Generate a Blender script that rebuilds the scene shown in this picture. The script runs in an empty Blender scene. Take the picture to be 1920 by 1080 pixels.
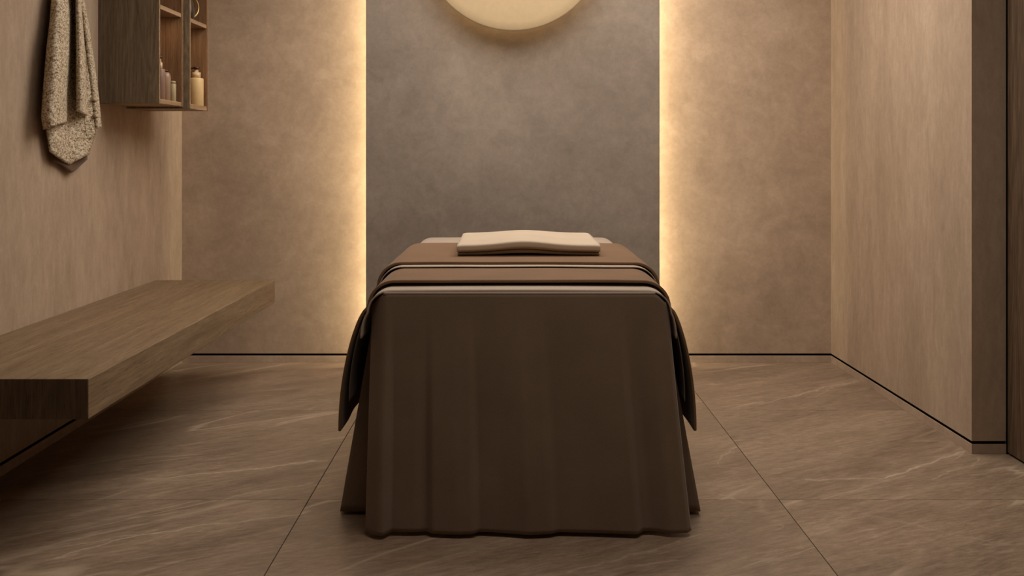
import bpy, bmesh, math, random
from mathutils import Vector, noise
random.seed(7)
S = bpy.context.scene
COL = S.collection
F = 1900.0                      # focal length in pixels of a 1920 wide frame
EYE = 1.2

# ------------------------------------------------------------------ camera
cam = bpy.data.cameras.new('camera'); camo = bpy.data.objects.new('camera', cam)
COL.objects.link(camo); S.camera = camo
cam.sensor_width = 36.0; cam.lens = F/1920*36.0
cam.shift_x = 1/1920; cam.shift_y = -250/1920
camo.location = (0, 0, EYE); camo.rotation_euler = (math.pi/2, 0, 0)
cam.clip_start = 0.05

# ------------------------------------------------------------------ world, lights, exposure
W = bpy.data.worlds.new('world'); S.world = W; W.use_nodes = True
W.node_tree.nodes['Background'].inputs[0].default_value = (0.9, 0.85, 0.8, 1)
W.node_tree.nodes['Background'].inputs[1].default_value = 0.02
S.view_settings.view_transform = 'Standard'; S.view_settings.look = 'None'
S.view_settings.exposure = 0.0; S.view_settings.gamma = 1.0
S.view_settings.use_curve_mapping = False

def area(name, loc, target, sx, sy, power, color, spread=180):
    l = bpy.data.lights.new(name, 'AREA'); l.shape = 'RECTANGLE'; l.size = sx; l.size_y = sy
    l.energy = power; l.color = color; l.spread = math.radians(spread)
    o = bpy.data.objects.new(name, l); COL.objects.link(o); o.location = loc
    o.rotation_euler = (Vector(target)-Vector(loc)).to_track_quat('-Z', 'Y').to_euler()
    return o
area('ceiling_light_main', (0.2, 4.55, 2.66), (0.2, 4.55, 0), 2.4, 1.5, 60, (1.0, 0.90, 0.80))
area('ceiling_light_front', (0.5, 2.4, 2.66), (0.5, 2.4, 0), 2.0, 1.0, 19, (1.0, 0.90, 0.81))
LED_STRENGTH = 52.0
DISC_STRENGTH = 0.06

# ------------------------------------------------------------------ helpers
def lin(r, g, b):
    f = lambda c: (c/255/12.92) if c/255 <= 0.04045 else ((c/255+0.055)/1.055)**2.4
    return (f(r), f(g), f(b), 1)

def link(name, me, m=None, parent=None, smooth=False):
    o = bpy.data.objects.new(name, me); COL.objects.link(o)
    if m: me.materials.append(m)
    if parent: o.parent = parent
    if smooth:
        for p in me.polygons: p.use_smooth = True
    return o
def obj(name, bm, m=None, parent=None, smooth=False):
    me = bpy.data.meshes.new(name); bm.to_mesh(me); bm.free()
    return link(name, me, m, parent, smooth)
def box_bm(x0, x1, y0, y1, z0, z1, bevel=0, bm=None, seg=2):
    own = bmesh.new()
    v = [own.verts.new((x, y, z)) for x in (x0, x1) for y in (y0, y1) for z in (z0, z1)]
    for f in ((0,1,3,2),(4,6,7,5),(0,4,5,1),(2,3,7,6),(0,2,6,4),(1,5,7,3)):
        own.faces.new([v[i] for i in f])
    bmesh.ops.recalc_face_normals(own, faces=own.faces)
    if bevel:
        bmesh.ops.bevel(own, geom=own.edges[:], offset=bevel, segments=seg, affect='EDGES', profile=0.5)
    if bm is None: return own
    me = bpy.data.meshes.new('t'); own.to_mesh(me); own.free(); bm.from_mesh(me); bpy.data.meshes.remove(me)
    return bm
def box(name, x0, x1, y0, y1, z0, z1, m, parent=None, bevel=0):
    return obj(name, box_bm(x0, x1, y0, y1, z0, z1, bevel), m, parent)
def grid_mesh(name, nu, nv, fn, closed_u=False):
    vs, fs = [], []
    for i in range(nu):
        for j in range(nv):
            vs.append(fn(i/(nu if closed_u else nu-1), j/(nv-1)))
    for i in range(nu if closed_u else nu-1):
        for j in range(nv-1):
            k = (i+1) % nu
            fs.append((i*nv+j, k*nv+j, k*nv+j+1, i*nv+j+1))
    me = bpy.data.meshes.new(name); me.from_pydata([tuple(v) for v in vs], [], fs)
    return me
def cloth(name, nu, nv, fn, m, parent=None, thick=0.006, offset=0.0, flip=False):
    me = grid_mesh(name, nu, nv, fn)
    if flip: me.flip_normals()
    o = link(name, me, m, parent, True)
    s = o.modifiers.new('solid', 'SOLIDIFY'); s.thickness = thick; s.offset = offset
    return o
def lathe(name, prof, m, parent=None, n=40):
    bm = bmesh.new(); rings = []
    for r, z in prof:
        if r < 1e-6: rings.append([bm.verts.new((0, 0, z))])
        else: rings.append([bm.verts.new((r*math.cos(2*math.pi*i/n), r*math.sin(2*math.pi*i/n), z)) for i in range(n)])
    for a, b in zip(rings, rings[1:]):
        for i in range(n):
            k = (i+1) % n
            if len(a) == 1: bm.faces.new((a[0], b[i], b[k]))
            elif len(b) == 1: bm.faces.new((a[i], a[k], b[0]))
            else: bm.faces.new((a[i], a[k], b[k], b[i]))
    bmesh.ops.recalc_face_normals(bm, faces=bm.faces)
    return obj(name, bm, m, parent, True)
def tube(name, pts, r, m, parent=None, n=12, closed=False):
    c = bpy.data.curves.new(name, 'CURVE'); c.dimensions = '3D'; c.bevel_depth = r; c.bevel_resolution = 4
    c.use_fill_caps = True
    s = c.splines.new('NURBS'); s.points.add(len(pts)-1)
    for p, q in zip(s.points, pts): p.co = (*q, 1)
    s.use_endpoint_u = True; s.order_u = 3; s.use_cyclic_u = closed
    o = bpy.data.objects.new(name, c)
    me = bpy.data.meshes.new_from_object(o, preserve_all_data_layers=False)
    bpy.data.objects.remove(o)
    return link(name, me, m, parent, True)
def struct(o): o['kind'] = 'structure'; return o
def tag(o, label, cat, group=None):
    o['label'] = label; o['category'] = cat
    if group: o['group'] = group
    return o
def thing(name, label, cat, loc):
    o = bpy.data.objects.new(name, None); COL.objects.link(o); o.location = loc; o.empty_display_size = 0.1
    return tag(o, label, cat)
def interp(tab, x):
    if x <= tab[0][0]: return tab[0][1]
    for (a, va), (b, vb) in zip(tab, tab[1:]):
        if x <= b: return va+(vb-va)*(x-a)/(b-a)
    return tab[-1][1]
def smooth(x): x = max(0, min(1, x)); return x*x*(3-2*x)

# ------------------------------------------------------------------ materials
class NT:
    def __init__(s, name, rough=0.6, spec=0.4):
        s.m = bpy.data.materials.new(name); s.m.use_nodes = True
        s.t = s.m.node_tree; s.b = s.t.nodes['Principled BSDF']
        s.b.inputs['Roughness'].default_value = rough
        s.b.inputs['Specular IOR Level'].default_value = spec
    def n(s, typ, **kw):
        x = s.t.nodes.new(typ)
        for k, v in kw.items():
            if isinstance(v, (int, float, str, bool)) and hasattr(x, k): setattr(x, k, v)
        return x
    def l(s, a, b): s.t.links.new(a, b)
    def coord(s, scale=(1,1,1), rot=(0,0,0)):
        g = s.n('ShaderNodeNewGeometry'); mp = s.n('ShaderNodeMapping')
        mp.inputs['Scale'].default_value = scale; mp.inputs['Rotation'].default_value = rot
        s.l(g.outputs['Position'], mp.inputs[0]); return mp.outputs[0]
    def rotscale(s, rot, scale):
        a = s.coord((1,1,1), rot); mp = s.n('ShaderNodeMapping'); mp.inputs['Scale'].default_value = scale
        s.l(a, mp.inputs[0]); return mp.outputs[0]
    def noise(s, vec, scale, detail=6, rough=0.6, dist=0):
        x = s.n('ShaderNodeTexNoise'); x.inputs['Scale'].default_value = scale; x.inputs['Detail'].default_value = detail
        x.inputs['Roughness'].default_value = rough; x.inputs['Distortion'].default_value = dist
        s.l(vec, x.inputs['Vector']); return x.outputs['Fac']
    def ramp(s, fac, stops):
        x = s.n('ShaderNodeValToRGB'); e = x.color_ramp.elements
        while len(e) < len(stops): e.new(0.5)
        for q, (p, c) in zip(e, stops): q.position = p; q.color = c if len(c) == 4 else (*c, 1)
        s.l(fac, x.inputs[0]); return x.outputs[0]
    def mix(s, fac, a, b, mode='MIX'):
        x = s.n('ShaderNodeMix'); x.data_type = 'RGBA'; x.blend_type = mode
        for k, v in ((0, fac), (6, a), (7, b)):
            if hasattr(v, 'links'): s.l(v, x.inputs[k])
            else: x.inputs[k].default_value = v
        return x.outputs[2]
    def math(s, op, a, b=0.0, clamp=False):
        x = s.n('ShaderNodeMath'); x.operation = op; x.use_clamp = clamp
        for k, v in ((0, a), (1, b)):
            if hasattr(v, 'links'): s.l(v, x.inputs[k])
            else: x.inputs[k].default_value = v
        return x.outputs[0]
    def bump(s, h, strength, dist):
        x = s.n('ShaderNodeBump'); x.inputs['Strength'].default_value = strength; x.inputs['Distance'].default_value = dist
        s.l(h, x.inputs['Height']); s.l(x.outputs[0], s.b.inputs['Normal'])
    def col(s, c):
        if hasattr(c, 'links'): s.l(c, s.b.inputs['Base Color'])
        else: s.b.inputs['Base Color'].default_value = c
        return s.m
G = lambda v: (v, v, v, 1)

def plaster(name, c0, c1, c2, scale=(1,1,1), streak=0.25):
    t = NT(name, 0.75, 0.25)
    v = t.coord(scale)
    a = t.noise(v, 1.3, 5, 0.55, 0.4); b = t.noise(v, 5.5, 8, 0.68, 0.6); c = t.noise(t.coord((1,1,1)), 60, 5, 0.7); e = t.noise(v, 17, 7, 0.72, 0.4)
    f = t.math('ADD', t.math('MULTIPLY', a, 0.35), t.math('ADD', t.math('MULTIPLY', b, 0.35), t.math('MULTIPLY', e, 0.30)))
    base = t.ramp(f, [(0.32, c0), (0.5, c1), (0.68, c2)])
    base = t.mix(streak, base, t.ramp(c, [(0.3, G(0.75)), (0.7, G(1.15))]), 'MULTIPLY')
    t.bump(t.math('ADD', b, t.math('MULTIPLY', c, 0.3)), 0.12, 0.01)
    return t.col(base)
M = {}
M['plaster_side'] = plaster('limewash_plaster', lin(148,128,109), lin(172,150,129), lin(192,170,148))
M['plaster_streak'] = plaster('limewash_plaster_streaked', lin(151,131,111), lin(172,151,129), lin(191,171,148), (2.2, 2.2, 0.7), 0.2)
M['plaster_grey'] = plaster('grey_plaster', lin(118,107,96), lin(138,126,114), lin(158,145,131))
M['ceiling'] = plaster('ceiling_plaster', lin(165,150,135), lin(172,157,141), lin(180,166,150))

# courses of the pale veins over the floor, metres: (x0, y0, x1, y1, half width, strength)
VEINS = [(1.373,5.011,1.694,5.278,.008,.9),(1.694,5.278,1.850,5.400,.010,.6),(1.20,5.02,1.373,5.011,.006,.4),(1.50,5.02,1.78,5.35,.006,.5),
 (1.385,3.756,1.527,3.864,.008,1.0),(1.527,3.864,1.830,4.10,.010,.9),(1.10,3.737,1.385,3.756,.006,.7),(1.55,3.737,1.86,4.00,.006,.5),(1.72,3.80,1.96,3.86,.005,.5),
 (.80,3.93,.91,4.16,.006,.5),(.91,4.16,1.03,4.22,.005,.3),(.73,3.58,.81,3.50,.007,.5),(1.2,3.36,1.5,3.12,.006,.3),
 (-1.354,3.738,-1.052,3.845,.007,.8),(-1.052,3.845,-.733,3.986,.009,.9),(-1.0,3.52,-.873,3.62,.006,.7),(-.873,3.62,-.72,3.707,.007,.6),
 (-1.35,3.02,-1.19,3.19,.008,.7),(-1.19,3.19,-.98,3.28,.009,.8),(-.98,3.28,-.70,3.40,.008,.6),(-1.40,3.09,-1.13,3.24,.006,.5),(-1.45,2.95,-1.30,3.05,.006,.5),
 (-1.17,4.90,-.86,4.95,.008,.4),(-.86,4.95,-.76,4.84,.006,.4),(.16,2.90,.44,3.08,.012,.5),(.44,3.08,.60,3.20,.010,.5),(.05,2.86,.50,3.0,.008,.3)]
def vein_group():
    if 'floor_veins' in bpy.data.node_groups: return bpy.data.node_groups['floor_veins']
    g = bpy.data.node_groups.new('floor_veins', 'ShaderNodeTree')
    g.interface.new_socket('Vector', in_out='INPUT', socket_type='NodeSocketVector')
    g.interface.new_socket('Fac', in_out='OUTPUT', socket_type='NodeSocketFloat')
    N, L = g.nodes.new, g.links.new
    gi, go = N('NodeGroupInput'), N('NodeGroupOutput')
    def vm(op, a, b=None):
        x = N('ShaderNodeVectorMath'); x.operation = op
        for k, v in ((0, a), (1, b)):
            if v is None: continue
            if hasattr(v, 'links'): L(v, x.inputs[k])
            else: x.inputs[k].default_value = v
        return x
    def m(op, a, b=0.0, cl=False):
        x = N('ShaderNodeMath'); x.operation = op; x.use_clamp = cl
        for k, v in ((0, a), (1, b)):
            if hasattr(v, 'links'): L(v, x.inputs[k])
            else: x.inputs[k].default_value = v
        return x.outputs[0]
    nz = N('ShaderNodeTexNoise'); nz.inputs['Scale'].default_value = 9; nz.inputs['Detail'].default_value = 6; L(gi.outputs[0], nz.inputs['Vector'])
    w = vm('MULTIPLY', vm('SUBTRACT', nz.outputs['Color'], (0.5, 0.5, 0.5)).outputs[0], (0.09, 0.09, 0))
    p = vm('ADD', gi.outputs[0], w.outputs[0]).outputs[0]
    tot = None
    for x0, y0, x1, y1, hw, st in VEINS:
        dx, dy = x1-x0, y1-y0; q = dx*dx+dy*dy
        r_ = vm('SUBTRACT', p, (x0, y0, 0)).outputs[0]
        tt = m('DIVIDE', vm('DOT_PRODUCT', r_, (dx, dy, 0)).outputs['Value'], q, True)
        sc = N('ShaderNodeVectorMath'); sc.operation = 'SCALE'; sc.inputs[0].default_value = (dx, dy, 0); L(tt, sc.inputs['Scale'])
        dist = vm('LENGTH', vm('SUBTRACT', r_, sc.outputs[0]).outputs[0]).outputs['Value']
        v = m('MULTIPLY', m('SUBTRACT', 1.0, m('DIVIDE', dist, hw), True), st)
        v = m('MAXIMUM', v, m('MULTIPLY', m('SUBTRACT', 1.0, m('DIVIDE', dist, hw*5), True), st*0.18))
        tot = v if tot is None else m('MAXIMUM', tot, v)
    n2 = N('ShaderNodeTexNoise'); n2.inputs['Scale'].default_value = 30; n2.inputs['Detail'].default_value = 4; L(gi.outputs[0], n2.inputs['Vector'])
    L(m('MULTIPLY', tot, m('MULTIPLY', n2.outputs['Fac'], 1.9)), go.inputs[0])
    return g
def stone(name, ox, oy):
    t = NT(name, 0.42, 0.45)
    g = t.n('ShaderNodeNewGeometry'); add = t.n('ShaderNodeVectorMath'); add.operation = 'ADD'
    add.inputs[1].default_value = (ox, oy, 0); t.l(g.outputs['Position'], add.inputs[0])
    def rs(rot, sc):
        a = t.n('ShaderNodeMapping'); a.inputs['Rotation'].default_value = (0, 0, -rot); t.l(add.outputs[0], a.inputs[0])
        b = t.n('ShaderNodeMapping'); b.inputs['Scale'].default_value = sc; t.l(a.outputs[0], b.inputs[0]); return b.outputs[0]
    v = rs(0.62, (0.5, 2.0, 1))
    n1 = t.noise(v, 1.6, 7, 0.62, 0.5); n2 = t.noise(rs(0.55, (1.2, 7, 1)), 5, 7, 0.72, 0.3); n3 = t.noise(add.outputs[0], 90, 5, 0.75); n4 = t.noise(rs(0.35, (5, 22, 1)), 3.5, 6, 0.75, 0.2)
    base = t.ramp(t.math('ADD', t.math('MULTIPLY', n1, 0.35), t.math('ADD', t.math('MULTIPLY', n2, 0.3), t.math('MULTIPLY', n4, 0.35))),
                  [(0.38, lin(108,91,75)), (0.5, lin(139,119,99)), (0.62, lin(168,146,123))])
    base = t.mix(0.3, base, t.ramp(n3, [(0.3, G(0.72)), (0.7, G(1.15))]), 'MULTIPLY')
    gv = t.n('ShaderNodeGroup'); gv.node_tree = vein_group(); t.l(g.outputs['Position'], gv.inputs[0])
    # light veins: thin level lines of two stretched noises
    def vein(vec, sc, w, dist):
        q = t.noise(vec, sc, 3.5, 0.5, dist)
        d = t.math('ABSOLUTE', t.math('SUBTRACT', q, 0.5))
        return t.math('SUBTRACT', 1.0, t.math('DIVIDE', d, w), True)
    ve = t.math('MULTIPLY', vein(rs(0.70, (0.30, 1.5, 1)), 1.5, 0.013, 0.5), t.ramp(t.noise(rs(0.6,(0.6,1.2,1)), 1.7, 3), [(0.42, G(0)), (0.6, G(1))]))
    vf = t.math('MULTIPLY', vein(rs(0.45, (0.4, 2.2, 1)), 2.6, 0.010, 0.9), t.ramp(t.noise(add.outputs[0], 1.4, 3), [(0.48, G(0)), (0.66, G(0.7))]))
    vv = t.math('MAXIMUM', t.math('MAXIMUM', t.math('MULTIPLY', ve, 0.7), t.math('MULTIPLY', vf, 0.7)), gv.outputs[0])
    base = t.mix(t.math('MULTIPLY', vv, 0.78, True), base, lin(202,182,158))
    t.l(t.ramp(n2, [(0.3, G(0.36)), (0.7, G(0.52))]), t.b.inputs['Roughness'])
    t.bump(t.math('ADD', n2, t.math('MULTIPLY', n3, 0.2)), 0.10, 0.006)
    return t.col(base)

def wood(name, axis, c0, c1, c2, pore=0.6, rw=0.35, rs=13.0):
    """grain runs along axis (0 x, 1 y, 2 z); figure from distorted rings"""
    t = NT(name, 0.55, 0.3)
    sc = [6.0, 6.0, 6.0]; sc[axis] = 0.55
    v = t.coord(tuple(sc))
    n = t.noise(v, 1.2, 3, 0.5, 0.6)
    ring = t.math('FRACT', t.math('MULTIPLY', n, rs))
    ring = t.math('ABSOLUTE', t.math('SUBTRACT', ring, 0.5))
    sf = [190, 190, 190]; sf[axis] = 5
    fine = t.noise(t.coord(tuple(sf)), 1.0, 4, 0.7)
    sm = [26, 26, 26]; sm[axis] = 1.1
    mid = t.noise(t.coord(tuple(sm)), 1.0, 5, 0.65, 0.3)
    f = t.math('ADD', t.math('ADD', t.math('MULTIPLY', ring, rw), 0.0875-rw*0.25), t.math('ADD', t.math('MULTIPLY', mid, 0.5), t.math('MULTIPLY', fine, 0.4)))
    base = t.ramp(f, [(0.36, c0), (0.55, c1), (0.74, c2)])
    sp = [240.0, 240.0, 240.0]; sp[axis] = 16.0
    pr = t.noise(t.coord(tuple(sp)), 1.0, 2, 0.5)
    base = t.mix(0.6, base, t.ramp(pr, [(0.30, G(0.45)), (0.44, G(1.0)), (0.62, G(1.0)), (0.75, G(1.3))]), 'MULTIPLY')
    t.bump(fine, 0.35*pore, 0.003)
    return t.col(base)
M['bench_wood'] = wood('oak_bench', 1, lin(108,88,64), lin(132,110,84), lin(156,134,104), rw=0.14)
M['bench_end_shaded'] = wood('oak_bench_end_shaded', 2, lin(70,56,42), lin(86,70,53), lin(104,87,67))  # darker copy of the bench oak: shade of the near end put into the colour
M['cab_wood'] = wood('smoked_oak_vertical', 2, lin(84,72,56), lin(114,99,80), lin(140,124,102), rw=0.22, rs=22.0)
M['cab_inner_lit'] = wood('oak_inner_lit', 2, lin(96,68,45), lin(124,92,64), lin(148,114,82), rw=0.2)  # saturation raised: part of the warm bay light is put into the wood colour
M['cab_edge'] = wood('oak_edge', 1, lin(138,112,84), lin(162,134,104), lin(180,152,120))
M['door_wood'] = wood('door_oak', 2, lin(74,58,43), lin(94,75,57), lin(116,95,73))

def fabric(name, c0, c1, sc=420, bump=0.25, rough=0.9, sheen=0.15):
    t = NT(name, rough, 0.15)
    a = t.noise(t.coord(), sc, 3, 0.6); b = t.noise(t.coord(), 6, 4, 0.5)
    t.b.inputs['Sheen Weight'].default_value = sheen
    t.bump(a, bump, 0.002)
    return t.col(t.ramp(t.math('ADD', t.math('MULTIPLY', a, 0.5), t.math('MULTIPLY', b, 0.5)), [(0.35, c0), (0.65, c1)]))
M['skirt'] = fabric('taupe_linen', lin(114,97,80), lin(126,108,90))
M['sheet'] = fabric('greige_sheet', lin(160,144,128), lin(172,156,140))
M['blanket'] = fabric('brown_blanket', lin(110,84,61), lin(122,94,69))
M['towel_flat'] = fabric('cream_towel', lin(184,167,145), lin(194,177,155))
M['mattress'] = fabric('mattress_cloth', lin(120,106,92), lin(130,116,102))
def nubby():
    t = NT('nubby_weave', 0.95, 0.1)
    v = t.coord((1, 1, 1)); n = t.noise(v, 150, 4, 0.7, 0.3); w = t.noise(t.coord((1,1,2.6)), 45, 6, 0.75)
    f = t.math('ADD', t.math('MULTIPLY', n, 0.5), t.math('MULTIPLY', w, 0.5))
    t.bump(f, 0.9, 0.012)
    return t.col(t.ramp(f, [(0.42, lin(112,92,66)), (0.48, lin(192,172,142)), (0.57, lin(246,234,212))]))
M['nubby'] = nubby()
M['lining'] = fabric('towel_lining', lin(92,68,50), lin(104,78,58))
M['hem'] = fabric('towel_hem', lin(176,156,128), lin(190,170,142))
def plain(name, c, rough=0.5, spec=0.4, metal=0, trans=0, emit=None, es=0):
    t = NT(name, rough, spec); t.b.inputs['Metallic'].default_value = metal
    t.b.inputs['Transmission Weight'].default_value = trans
    nz = t.noise(t.coord(), 40, 3); 
    if emit: t.b.inputs['Emission Color'].default_value = emit; t.b.inputs['Emission Strength'].default_value = es
    dark = tuple(x*0.93 for x in c[:3])+(1,)
    return t.col(t.ramp(nz, [(0.3, dark), (0.7, c)]))
M['black'] = plain('black_profile', lin(16,12,10), 0.8, 0.0)
M['grout'] = plain('grout', lin(84,68,54), 0.9, 0.1)
M['led'] = plain('led_emitter', (1,1,1,1), emit=(1.0, 0.84, 0.55, 1), es=LED_STRENGTH)
M['halo'] = plain('halo_ring', (1,1,1,1), emit=(1.0, 0.66, 0.32, 1), es=8.0)
M['disc'] = plain('alabaster_disc', lin(176,154,120), 0.55, 0.3, emit=(1.0, 0.74, 0.42, 1), es=DISC_STRENGTH)
M['brass'] = plain('brass', lin(226,196,136), 0.35, 0.6, 0.5)
M['bottle_cream'] = plain('cream_bottle', lin(226,194,140), 0.35, 0.5)
M['bottle_mauve'] = plain('mauve_bottle', lin(138,108,92), 0.35, 0.5)
M['bottle_taupe'] = plain('taupe_bottle', lin(158,130,108), 0.3, 0.5)
M['bottle_sage'] = plain('sage_bottle', lin(172,156,120), 0.4, 0.5)
M['bronze'] = plain('bronze_pump', lin(84,62,44), 0.35, 0.5, 0.6)
M['collar'] = plain('frosted_collar', lin(214,186,146), 0.3, 0.5)
M['jug'] = plain('dark_glaze', lin(48,36,28), 0.3, 0.5)

# ------------------------------------------------------------------ room shell
XL, XR, YB, YP, H = -1.903, 1.845, 5.852, 4.063, 2.70
XD = 1.982
GZ0, GZ1 = 0.0390, 0.0520     # shadow gap heights
YF = -1.6
# back wall
struct(box('wall_back', XL-0.12, XR+0.12, YB, YB+0.12, GZ1, H, M['plaster_side']))
struct(box('wall_left', XL-0.12, XL, YF, YB, GZ1, H, M['plaster_streak']))
struct(box('wall_right', XR, XD, YP, YB, GZ1, H, M['plaster_streak']))
struct(box('wall_front', XL-0.12, XD+0.16, YF-0.12, YF, 0, H, M['plaster_side']))
struct(box('ceiling', XL-0.12, XD+0.16, YF-0.12, YB+0.12, H, H+0.1, M['ceiling']))
# right wall nearer the camera, beyond the flush door
DY0, DY1, DZ = 3.02, YP-0.0, 2.32
wb = box_bm(XD+0.002, XD+0.13, YF, DY0-0.008, 0, H)
box_bm(XD+0.002, XD+0.13, DY0-0.008, DY1, DZ+0.008, H, bm=wb)
struct(obj('wall_right', wb, M['plaster_streak']))
d = struct(box('door_1', XD, XD+0.045, DY0, DY1-0.014, 0.010, DZ, M['door_wood'], bevel=0.0015))
# black frame lining the door gap
jb = box_bm(XD+0.002, XD+0.12, DY1-0.004, DY1+0.002, 0, DZ+0.008)
box_bm(XD+0.012, XD+0.12, DY0-0.008, DY0, 0, DZ+0.008, bm=jb)
box_bm(XD+0.012, XD+0.12, DY0, DY1-0.010, DZ, DZ+0.008, bm=jb)
box_bm(XD+0.012, XD+0.12, DY0, DY1-0.010, 0, 0.010, bm=jb)
struct(obj('trim_1', jb, M['black']))
# baseboards flush with the walls, black shadow gap above
struct(box('baseboard_back', XL, XR, YB, YB+0.05, 0, GZ0, M['plaster_side'], bevel=0.0008))
struct(box('baseboard_left', XL-0.05, XL, YF, YB, 0, GZ0, M['plaster_side'], bevel=0.0008))
struct(box('baseboard_right', XR, XD+0.003, YP, YB, 0, GZ0, M['plaster_side'], bevel=0.0008))
tb = box_bm(XL, XR, YB+0.003, YB+0.04, GZ0, GZ1)
box_bm(XL-0.04, XL-0.003, YF, YB+0.04, GZ0, GZ1, bm=tb)
box_bm(XR+0.003, XD-0.001, YP+0.003, YB+0.04, GZ0, GZ1, bm=tb)
struct(obj('trim_2', tb, M['black']))
# floor of large stone tiles
fl = struct(box('floor', XL-0.12, XD+0.16, YF-0.12, YB+0.12, -0.08, -0.006, M['grout']))
xs = [-2.34, -0.705, 0.930, 2.565]; ys = [-2.68, -1.444, -0.208, 1.046, 2.285, 3.524, 4.760, 5.999]
k = 0
for i in range(3):
    for j in range(7):
        x0, x1 = max(xs[i], XL-0.05)+0.0014, min(xs[i+1], XD+0.1)-0.0014
        y0, y1 = max(ys[j], YF)+0.0014, min(ys[j+1], YB+0.05)-0.0014
        if y1 <= y0: continue
        mat = M.get('stone%d' % ((i*7+j*3) % 5))
        if not mat:
            q = (i*7+j*3) % 5; mat = M['stone%d' % q] = stone('stone_tile_%d' % q, 3.7*q+0.35, 2.3*q)
        o = box('tile', x0, x1, y0, y1, -0.020, 0.0, mat, fl, bevel=0.0008)
# centre panel standing proud, light strips behind its edges
PX0, PX1, PY = -0.820, 0.835, 5.71
cp = struct(box('wall_center', PX0, PX1, PY, PY+0.022, 0.045, H, M['plaster_grey'], bevel=0.001))
box('mounting_rail', PX0+0.18, PX1-0.18, PY+0.022, YB, 0.045, H, M['black'], cp)
for sx, x in ((-1, PX0), (1, PX1)):
    x0, x1 = sorted((x-sx*0.045, x-sx*0.033))
    bm = bmesh.new()
    vs = [bm.verts.new(p) for p in ((x-sx*0.056, PY+0.036, 0.05), (x-sx*0.044, PY+0.026, 0.05), (x-sx*0.044, PY+0.026, H-0.01), (x-sx*0.056, PY+0.036, H-0.01))]
    # strip as a slim angled profile with thickness
    vs2 = [bm.verts.new((v.co.x-sx*0.004, v.co.y-0.003, v.co.z)) for v in vs]
    bm.faces.new(vs); bm.faces.new(vs2[::-1])
    for a in range(4): b = (a+1) % 4; bm.faces.new((vs[a], vs[b], vs2[b], vs2[a]))
    bmesh.ops.recalc_face_normals(bm, faces=bm.faces)
    obj('light_strip', bm, M['led'], cp)
# unseen peg that carries the towel, above the frame
struct(box('towel_peg', XL, XL+0.07, 4.15, 4.18, 1.965, 1.995, M['black'], bevel=0.004))

# ------------------------------------------------------------------ round wall lamp
R = 0.500
lamp = thing('wall_lamp', 'large round pale alabaster disc lamp high on the grey centre panel', 'lamp', (0.0095, PY, 1.2+404*5.55/F))
prof = [(0, 0.165)]
for i in range(1, 13):
    a = i/12
    prof.append((R*a*0.985, 0.165-0.022*a**2.2))
prof += [(R, 0.138), (R, 0.128), (R-0.006, 0.122), (0, 0.122)]
sh = lathe('lamp_shade', prof, M['disc'], lamp, 128); sh.rotation_euler = (math.pi/2, 0, 0)
bk = lathe('wall_mount', [(0, 0), (0.12, 0), (0.12, 0.121), (0, 0.121)], M['brass'], lamp, 48); bk.rotation_euler = (math.pi/2, 0, 0)

hr = lathe('halo_ring', [(0.40, 0.121), (0.43, 0.121), (0.43, 0.114), (0.40, 0.114), (0.40, 0.121)], M['halo'], lamp, 96); hr.rotation_euler = (math.pi/2, 0, 0)
# ------------------------------------------------------------------ floating bench
BX, BY0, BY1, BZ0, BZ1 = -1.266, 3.03, 5.42, 0.408, 0.529
bench = thing('floating_bench', 'long thick oak bench floating on the left wall', 'bench', (XL, (BY0+BY1)/2, BZ0))
sb = box('seat', XL+0.001, BX, BY0+0.003, BY1, BZ0, BZ1, M['bench_wood'], bevel=0.0025)
sb.parent = bench; sb.location = (-XL, -(BY0+BY1)/2, -BZ0)
eb = box('shaded_end_face', XL+0.001, BX-0.0006, BY0, BY0+0.003, BZ0+0.0006, BZ1-0.0006, M['bench_end_shaded'])  # thin plate carrying the painted shade of the near end
eb.parent = bench; eb.location = (-XL, -(BY0+BY1)/2, -BZ0)

# ------------------------------------------------------------------ wall cabinet
def cabinet_unit(name, label, x1, y0, y1, z0, z1, shelf, zf, near_side_depth):
    t = thing(name, label, 'cabinet', (XL, (y0+y1)/2, z0))
    off = (-XL, -(y0+y1)/2, -z0)
    def b(n, *a, m='cab_wood', bev=0.0012):
        o = box(n, *a, M[m], t, bevel=bev); o.location = off; return o
    b('side_panel', XL+0.001, x1, y0, y0+0.020, z0, z1)
    b('side_panel', XL+0.001, x1, y1-0.020, y1, z0, z1, m='cab_inner_lit')
    b('bottom_panel', XL+0.001, x1-0.0005, y0+0.020, y1-0.020, z0+0.0005, zf, m='cab_edge')
    b('top_panel', XL+0.001, x1-0.0005, y0+0.020, y1-0.020, z1-0.022, z1-0.0005, m='cab_edge')
    b('back_panel', XL+0.001, XL+0.012, y0+0.020, y1-0.020, zf, z1-0.022, m='cab_inner_lit')
    b('shelf', XL+0.012, x1-0.002, y0+0.020, y1-0.020, shelf, shelf+0.020, m='cab_edge')
    # thin light edging around the opening
    e = box_bm(x1, x1+0.0018, y0, y0+0.006, z0, z1)
    box_bm(x1, x1+0.0018, y1-0.006, y1, z0, z1, bm=e)
    o = obj('edge_band', e, M['cab_edge'], t); o.location = off
    return t
cabinet_unit('wall_cabinet', 'dark oak wall cabinet nearer the camera, open front, wide side panel', -1.623, 4.665, 5.004, 1.4365, 2.30, 1.875, 1.458, 0.28)
cabinet_unit('wall_cabinet', 'narrow dark oak open cabinet nearest the back wall holding a cream pump bottle', -1.591, 5.008, 5.312, 1.428, 2.30, 1.858, 1.452, 0.31)
area('cabinet_light_1', (-1.70, 4.86, 1.872), (-1.70, 4.90, 1.4), 0.06, 0.22, 0.28, (1.0, 0.66, 0.36))
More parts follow.
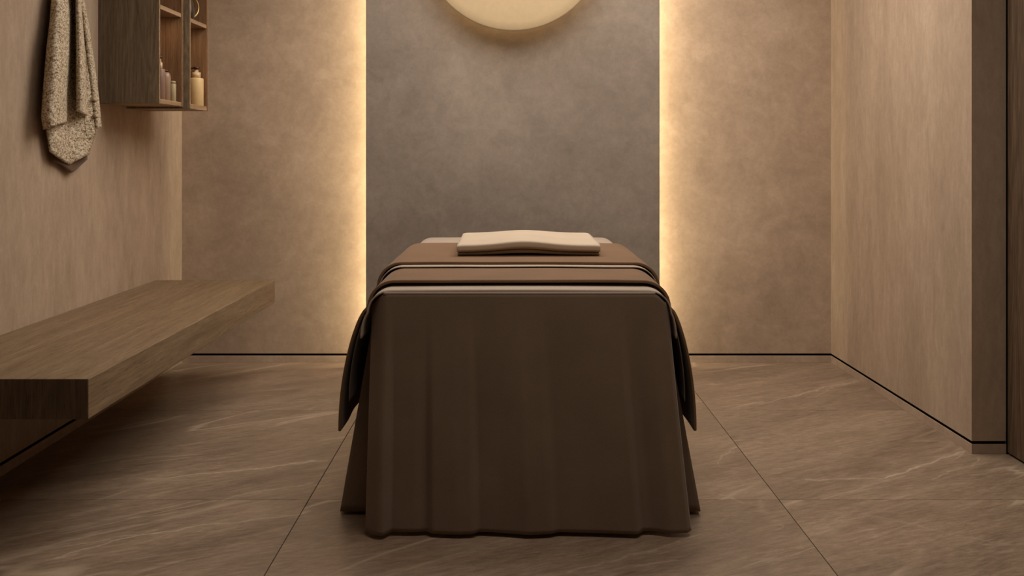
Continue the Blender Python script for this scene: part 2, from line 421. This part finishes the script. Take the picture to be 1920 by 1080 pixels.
area('cabinet_light_2', (-1.68, 5.15, 1.855), (-1.68, 5.20, 1.4), 0.06, 0.20, 0.28, (1.0, 0.66, 0.36))

def pump_bottle(label, loc, r, hb, m, neck_r, neck_h, head, shoulder=0.006, rz=0):
    t = thing('pump_bottle', label, 'bottle', loc); t.rotation_euler.z = rz
    lathe('body', [(0, 0), (r-0.002, 0), (r, 0.002), (r, hb-shoulder), (r-shoulder*0.3, hb-shoulder*0.3), (r-shoulder, hb), (0, hb)], m, t)
    lathe('collar', [(0, hb), (neck_r, hb), (neck_r, hb+neck_h*0.62), (neck_r*0.5, hb+neck_h*0.62), (neck_r*0.42, hb+neck_h), (0, hb+neck_h)], M['collar'], t)
    bm = bmesh.new()
    lz = hb+neck_h
    me = lathe('pump_head', [(0, lz), (head*0.5, lz), (head*0.5, lz+0.010), (0, lz+0.012)], M['bronze'], t, 24)
    sp = box('spout', head*0.2, head*1.5, -0.0045, 0.0045, lz+0.001, lz+0.009, M['bronze'], me, bevel=0.0015)
    return t
pump_bottle('cream pump bottle with bronze head in the open bay nearest the back wall', (-1.631, 5.247, 1.452), 0.0355, 0.144, M['bottle_cream'], 0.021, 0.048, 0.032, rz=2.4)
pump_bottle('mauve brown pump bottle at the left in the bay nearer the camera', (-1.676, 4.835, 1.458), 0.023, 0.150, M['bottle_mauve'], 0.010, 0.052, 0.017, 0.004, rz=2.2)
t = thing('bottle', 'rounded taupe bottle with flat dark cap beside the mauve pump bottle', 'bottle', (-1.682, 4.930, 1.458))
lathe('body', [(0, 0), (0.022, 0), (0.024, 0.002), (0.024, 0.118), (0.021, 0.133), (0.015, 0.142), (0, 0.144)], M['bottle_taupe'], t)
lathe('cap', [(0, 0.143), (0.013, 0.143), (0.013, 0.155), (0, 0.156)], M['bronze'], t)
t = thing('bottle', 'short pale sage cylinder bottle, smallest of those in the cabinet', 'bottle', (-1.652, 4.944, 1.458))
lathe('body', [(0, 0), (0.0145, 0), (0.0155, 0.0015), (0.0155, 0.084), (0.013, 0.088), (0, 0.088)], M['bottle_sage'], t)
lathe('cap', [(0, 0.088), (0.0135, 0.088), (0.0135, 0.100), (0.012, 0.101), (0, 0.101)], M['bottle_sage'], t)
# jug with curved brass handle on the upper shelf
jx, jy, jz = -1.645, 5.125, 1.878
t = thing('jug', 'dark jug with curved brass handle on the upper cabinet shelf', 'jug', (jx, jy, jz))
lathe('body', [(0, 0), (0.030, 0), (0.038, 0.010), (0.043, 0.045), (0.036, 0.085), (0.027, 0.110), (0.031, 0.135), (0.028, 0.135), (0.024, 0.110), (0.033, 0.08), (0.038, 0.045), (0.03, 0.012), (0, 0.008)], M['jug'], t)
tube('handle', [(0.020, 0.022, 0.124), (0.030, 0.050, 0.122), (0.036, 0.082, 0.095), (0.036, 0.085, 0.062), (0.030, 0.065, 0.034), (0.020, 0.036, 0.018)], 0.0035, M['brass'], t)

# ------------------------------------------------------------------ hanging towel
def P(px, py, v):
    d = (-(XL)-v)*F/(959-px)
    return Vector((XL+v, d, EYE+(290-py)*d/F))
tw = thing('hanging_towel', 'beige nubby woven towel hanging in folds on the left wall', 'towel', (XL, 4.2, 1.15))
def tlayer(name, L, Rr, B, vf, top=-62, nu=28, nv=70, m='nubby', th=0.009, top_py=None):
    def fn(s, t):
        bot = interp(B, s); tp = top if top_py is None else top_py
        py = tp+(bot-tp)*t
        gather = 1.0
        l, r = interp(L, py), interp(Rr, py)
        px = l+(r-l)*s
        v = vf(s, py) + 0.0025*noise.noise(Vector((px*0.09, py*0.02, 3.1)))
        return P(px, py, v) - Vector((XL, 4.2, 1.15))
    return cloth(name, nu, nv, fn, M[m], tw, th)
tlayer('back_fold', [(-62,112),(0,101),(80,94),(160,89),(243,87),(285,93)], [(-62,138),(0,150),(100,163),(200,172),(250,178),(292,164)],
       [(0,284),(0.5,309),(1,290)], lambda s, y: 0.030+0.010*math.sin(s*9)+0.014*s)
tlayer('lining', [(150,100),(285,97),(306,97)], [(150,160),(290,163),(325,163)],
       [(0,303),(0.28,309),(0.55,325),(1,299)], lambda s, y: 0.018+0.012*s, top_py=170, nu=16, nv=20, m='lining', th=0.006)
tlayer('front_fold', [(-62,112),(0,98),(40,95),(80,90),(160,83),(220,79),(243,83)], [(-62,132),(0,143),(100,138),(180,131),(230,131)],
       [(0,243),(0.5,234),(1,227)], lambda s, y: 0.030+0.075*math.sin(math.pi*min(1, s*1.05+0.02))**0.7*(0.6+0.4*smooth((y+60)/200))-0.02*s)
tlayer('middle_fold', [(-62,130),(0,143),(100,144),(215,145)], [(-62,136),(0,151),(80,157),(216,163)],
       [(0,208),(1,217)], lambda s, y: 0.055+0.045*math.sin(math.pi*(0.15+0.8*s)), nu=14)
tlayer('inner_fold', [(-62,130),(0,145),(200,155),(258,160)], [(-62,136),(25,152),(80,158),(160,168),(240,176),(258,177)],
       [(0,262),(1,256)], lambda s, y: 0.050+0.018*s, nu=14)
D_L = [(-62,134),(0,146),(25,153),(80,160),(160,169),(240,178)]; D_R = [(-62,139),(0,156),(60,167),(150,180),(183,184),(240,189)]
dv = lambda s, y: 0.060+0.020*math.sin(math.pi*(0.1+0.8*s))
tlayer('side_fold', D_L, D_R, [(0,241),(1,239)], dv, nu=12, m='nubby')
def band(y0, y1):
    def fn(s, t):
        py = y0+(y1-y0)*t; l, r = interp(D_L, py), interp(D_R, py)
        return P(l+(r-l)*s, py, dv(s, py)+0.007) - Vector((XL, 4.2, 1.15))
    cloth('hem_band', 8, 4, fn, M['hem'], tw, 0.003)
band(183, 189); band(214, 220)

# ------------------------------------------------------------------ treatment table
CX = 0.025; TY0, TY1 = 3.235, 5.14; HW = 0.480; ZT = 0.765
tab = thing('massage_table', 'massage table in the room centre hidden under taupe skirt and covers', 'table', (CX, (TY0+TY1)/2, 0))
to = (-CX, -(TY0+TY1)/2, 0)
def tpart(name, *a, m, bevel):
    o = box(name, *a, M[m], tab, bevel=bevel); o.location = to; return o
mb = box_bm(CX-HW+0.012, CX+HW-0.012, TY0+0.012, TY1-0.01, ZT-0.10, ZT-0.008, 0.052, seg=7)
o = obj('mattress', mb, M['mattress'], tab, True); o.location = to
tpart('table_frame', CX-0.40, CX+0.40, TY0+0.08, TY1-0.08, ZT-0.16, ZT-0.10, m='bench_wood', bevel=0.004)
for x in (-0.36, 0.30):
    for y in (TY0+0.12, TY1-0.18):
        tpart('leg', CX+x, CX+x+0.06, y, y+0.06, 0, ZT-0.16, m='bench_wood', bevel=0.003)

def drape_section(s, hw, z, drop_l, drop_r, flare_l, flare_r, r=0.05):
    """s in 0..1 runs from the left hem over the top to the right hem -> (x, z), relative to CX"""
    top = 2*(hw-r); arc = math.pi/2*r
    total = drop_l-r+drop_r-r+top+2*arc
    a = s*total
    if a < drop_l-r:
        q = 1-a/(drop_l-r)            # 1 at the hem
        return -hw-flare_l*math.sin(q*math.pi/2)**0.62, z-r-(drop_l-r)*q
    a -= drop_l-r
    if a < arc:
        th = a/r; return -(hw-r)-r*math.cos(th), z-r+r*math.sin(th)
    a -= arc
    if a < top: return -(hw-r)+a, z+0.002*math.sin(a/top*math.pi)
    a -= top
    if a < arc:
        th = a/r; return (hw-r)+r*math.sin(th), z-r+r*math.cos(th)
    a -= arc; q = a/(drop_r-r)
    return hw+flare_r*math.sin(q*math.pi/2)**0.62, z-r-(drop_r-r)*q

# sheet: greige, over the mattress, drops at the sides and over the front edge
def sheet_fn(s, t):
    x, z = drape_section(s, HW+0.004, ZT, 0.15, 0.15, 0.020, 0.016, 0.072)
    y = TY0-0.012+(TY1-TY0+0.02)*t
    if t < 0.04:                                   # rolls down over the front edge
        pass
    wob = 0.006*noise.noise(Vector((0, y*4, z*3)))*max(0, (ZT-z)/0.3)
    bk = smooth((y-4.45)/0.5)
    return Vector((CX+x*(1+0.035*bk)+wob, y, z+0.012*bk))
sheet = cloth('sheet', 120, 60, sheet_fn, M['sheet'], None, 0.005, 0)
tag(sheet, 'greige sheet on the table showing as pale strips beyond the brown covers', 'sheet')

# front hem of the sheet: thin pale roll turned over the front edge
def roll_fn(s, t):
    x = -HW*0.90+2*HW*0.90*s
    a = t*math.pi*0.75
    edge = min(1, min(s, 1-s)/0.16); sag = 0.0
    r = 0.0055
    return Vector((CX+x, TY0-0.010-r*math.sin(a)*0.9, ZT-0.002-r*(1-math.cos(a))*0.75+sag*0.3))
fo = cloth('front_hem', 80, 10, roll_fn, M['sheet'], sheet, 0.004, 0)

# skirt
sk = thing('table_skirt', 'long taupe cloth skirt hanging in soft folds around the massage table', 'table skirt', (CX, 3.2, 0))
so = Vector((CX, 3.2, 0))
FOLDS = [(-0.457,-0.006),(-0.415,-0.020),(-0.392,-0.018),(-0.384,0.012),(-0.30,0.008),(-0.262,0.016),(-0.250,-0.002),(-0.17,-0.010),(-0.118,-0.006),(-0.105,0.012),
         (-0.03,0.004),(0.05,-0.012),(0.12,-0.006),(0.145,0.008),(0.25,0.004),(0.38,-0.008),(0.398,-0.010),(0.406,0.016),(0.44,0.018),(0.50,-0.002),(0.565,0.004)]
def fold(x):
    a = 0
    for dx in (-0.008, -0.004, 0, 0.004, 0.008): a += interp(FOLDS, x+dx)
    return a/5
def front_fn(s, t):
    q = t                                            # 0 top, 1 hem
    xl = -0.448-0.011*q; xr = 0.500+0.066*q**1.1
    xb = -0.457+1.022*s
    x = xl+(xr-xl)*s
    amp = smooth((q-0.02)/0.7)
    y = 3.222-0.046*q+fold(xb)*amp*1.15
    ztop = ZT-0.006-0.035*smooth(1-min(s, 1-s)/0.07)**2
    z = ztop+(0.014-ztop)*q
    if s < 0.06: y += 0.05*(1-s/0.06)**2*(1-0.5*q)
    if s > 0.985: y += 0.02*(s-0.985)/0.015
    return Vector((x, y, z))-so
cloth('front_panel', 260, 60, front_fn, M['skirt'], sk, 0.005, 0)
def side_fn(sg, xt, xb, y_front):
    # path starts on the front return and runs back along the side, hem wavy
    def fn(s, t):
        q = t; arc = 0.05
        if s < arc:
            u = s/arc; fx = (xt-sg*0.07)+(sg*0.07)*u; yy = y_front
            bx = (xb-sg*0.13)+(sg*0.13)*u
        else:
            u = (s-arc)/(1-arc); fx = xt; yy = y_front+(TY1+0.0-y_front)*u; bx = xb
            bx += -sg*0.012*(1-math.cos(u*42))*smooth(u*8)
        x = fx+(bx-fx)*q
        return Vector((x, yy-0.0*q, (ZT-0.055)*(1-q)+0.012*q))-so
    return fn
cloth('side_panel', 240, 30, side_fn(-1, CX-0.474, -0.569, 3.375), M['skirt'], sk, 0.005, 0)
cloth('side_panel', 240, 30, side_fn(1, CX+0.474, 0.628, 3.375), M['skirt'], sk, 0.005, 0)
cloth('back_panel', 100, 20, lambda s, t: Vector((CX+(-0.48-0.08*t)+(0.96+0.16*t)*s, TY1+0.012+0.012*t*math.sin(s*30), (ZT-0.02)*(1-t)+0.008*t))-so, M['skirt'], sk, 0.005, 0)

# blankets
def blanket_fn(z, y0, y1, dl, dr, fl, fr, sag=0.006, slant=0.0, hw=HW+0.014):
    def fn(s, t):
        x, zz = drape_section(s, hw, z, dl, dr, fl, fr, 0.085)
        dp = max(0, (z-0.05-zz)/0.4)
        y = y0+(y1-y0)*t
        x += 0.010*dp*math.sin(y*17+ (1 if x > 0 else 0))*t
        y += 0.03*dp*(1-t)*slant
        zz += 0.0015*noise.noise(Vector((x*5, y*5, 0)))
        return Vector((CX+x, y, zz))
    return fn
b1 = cloth('blanket', 160, 60, blanket_fn(ZT+0.018, 3.325, 4.42, 0.492, 0.490, 0.095, 0.084), M['blanket'], None, 0.010, 0)
tag(b1, 'brown blanket lying lower, its front edge nearest the camera, draped down both table sides', 'blanket')
for sd in (0, 1):
    def lin_fn(s, t, sd=sd):
        x, zz = drape_section(s*0.235 if not sd else 1-s*0.235, HW+0.006, ZT+0.008, 0.385, 0.385, 0.072, 0.060, 0.080)
        y = 3.335+1.05*t
        return Vector((CX+x+0.004*math.sin(y*15)*max(0, (0.7-zz)/0.3), y, zz))
    cloth('lining', 40, 40, lin_fn, M['skirt'], b1, 0.003, 0)
b2 = cloth('sheet', 140, 30, blanket_fn(ZT+0.028, 3.665, 4.46, 0.30, 0.30, 0.03, 0.03, hw=HW+0.024), M['sheet'], None, 0.004, 0)
tag(b2, 'thin pale sheet edge peeking out between the two brown blankets', 'sheet')
b3 = cloth('blanket', 140, 40, blanket_fn(ZT+0.036, 3.715, 4.52, 0.32, 0.32, 0.035, 0.035, hw=HW+0.034), M['blanket'], None, 0.010, 0)
tag(b3, 'upper brown blanket lying under the folded cream towel', 'blanket')
for o in (b1, b3, b2):
    bv = o.modifiers.new('b', 'BEVEL'); bv.width = 0.003; bv.segments = 2; bv.limit_method = 'ANGLE'

# folded towel: layers folded over, soft front edge, slightly humped in the middle
FZ = ZT+0.0425
ft = thing('folded_towel', 'cream folded towel lying flat on the brown blanket', 'towel', (0.065, 4.20, FZ))
TX0, TX1, TY_0, TY_1, TH = -0.275, 0.275, -0.295, 0.285, 0.050
def towel_layer(z0, z1, shrink, name, x1off=0):
    # closed loop cross-section in yz, swept along x
    n = 40
    def sect(u):
        a = u*2*math.pi; hy = (TY_1-TY_0)/2-shrink; hz = (z1-z0)/2
        e = 0.22 if math.sin(a) != 0 else 1
        cy, sz = math.cos(a), math.sin(a)
        y = math.copysign(abs(cy)**(0.16), cy)*hy if abs(cy) > 1e-9 else 0
        z = math.copysign(abs(sz)**0.55, sz)*hz if abs(sz) > 1e-9 else 0
        return (TY_0+TY_1)/2+y, (z0+z1)/2+z
    def fn(s, t):
        x = TX0+(TX1-x1off-TX0)*t
        y, z = sect(s)
        w = (x-TX0)/(TX1-TX0)
        hump = 0.012*math.exp(-((w-0.48)/0.24)**2)
        z += hump*smooth((z)/TH+0.35)
        if y < 0: z += 0.004*math.exp(-((w-0.45)/0.2)**2)
        edge = min(w, 1-w)
        z = z*(1-0.06*smooth(1-edge/0.03)) + 0.0006
        x2 = x+0.006*noise.noise(Vector((x*3, y*9, z0*40)))
        return Vector((x2, y+0.004*noise.noise(Vector((x*6, 1, z0*50))), z))
    me = grid_mesh(name, 96, 60, fn, True)
    bm = bmesh.new(); bm.from_mesh(me); bm.verts.ensure_lookup_table()
    nv = 60
    for j in (0, nv-1):
        loop = [bm.verts[i*nv+j] for i in range(96)]
        bm.faces.new(loop)
    bmesh.ops.recalc_face_normals(bm, faces=bm.faces)
    return obj(name, bm, M['towel_flat'], ft, True)
towel_layer(0.0, 0.0150, 0.026, 'fold_layer', -0.004)
towel_layer(0.0125, TH, 0.0, 'fold_layer')
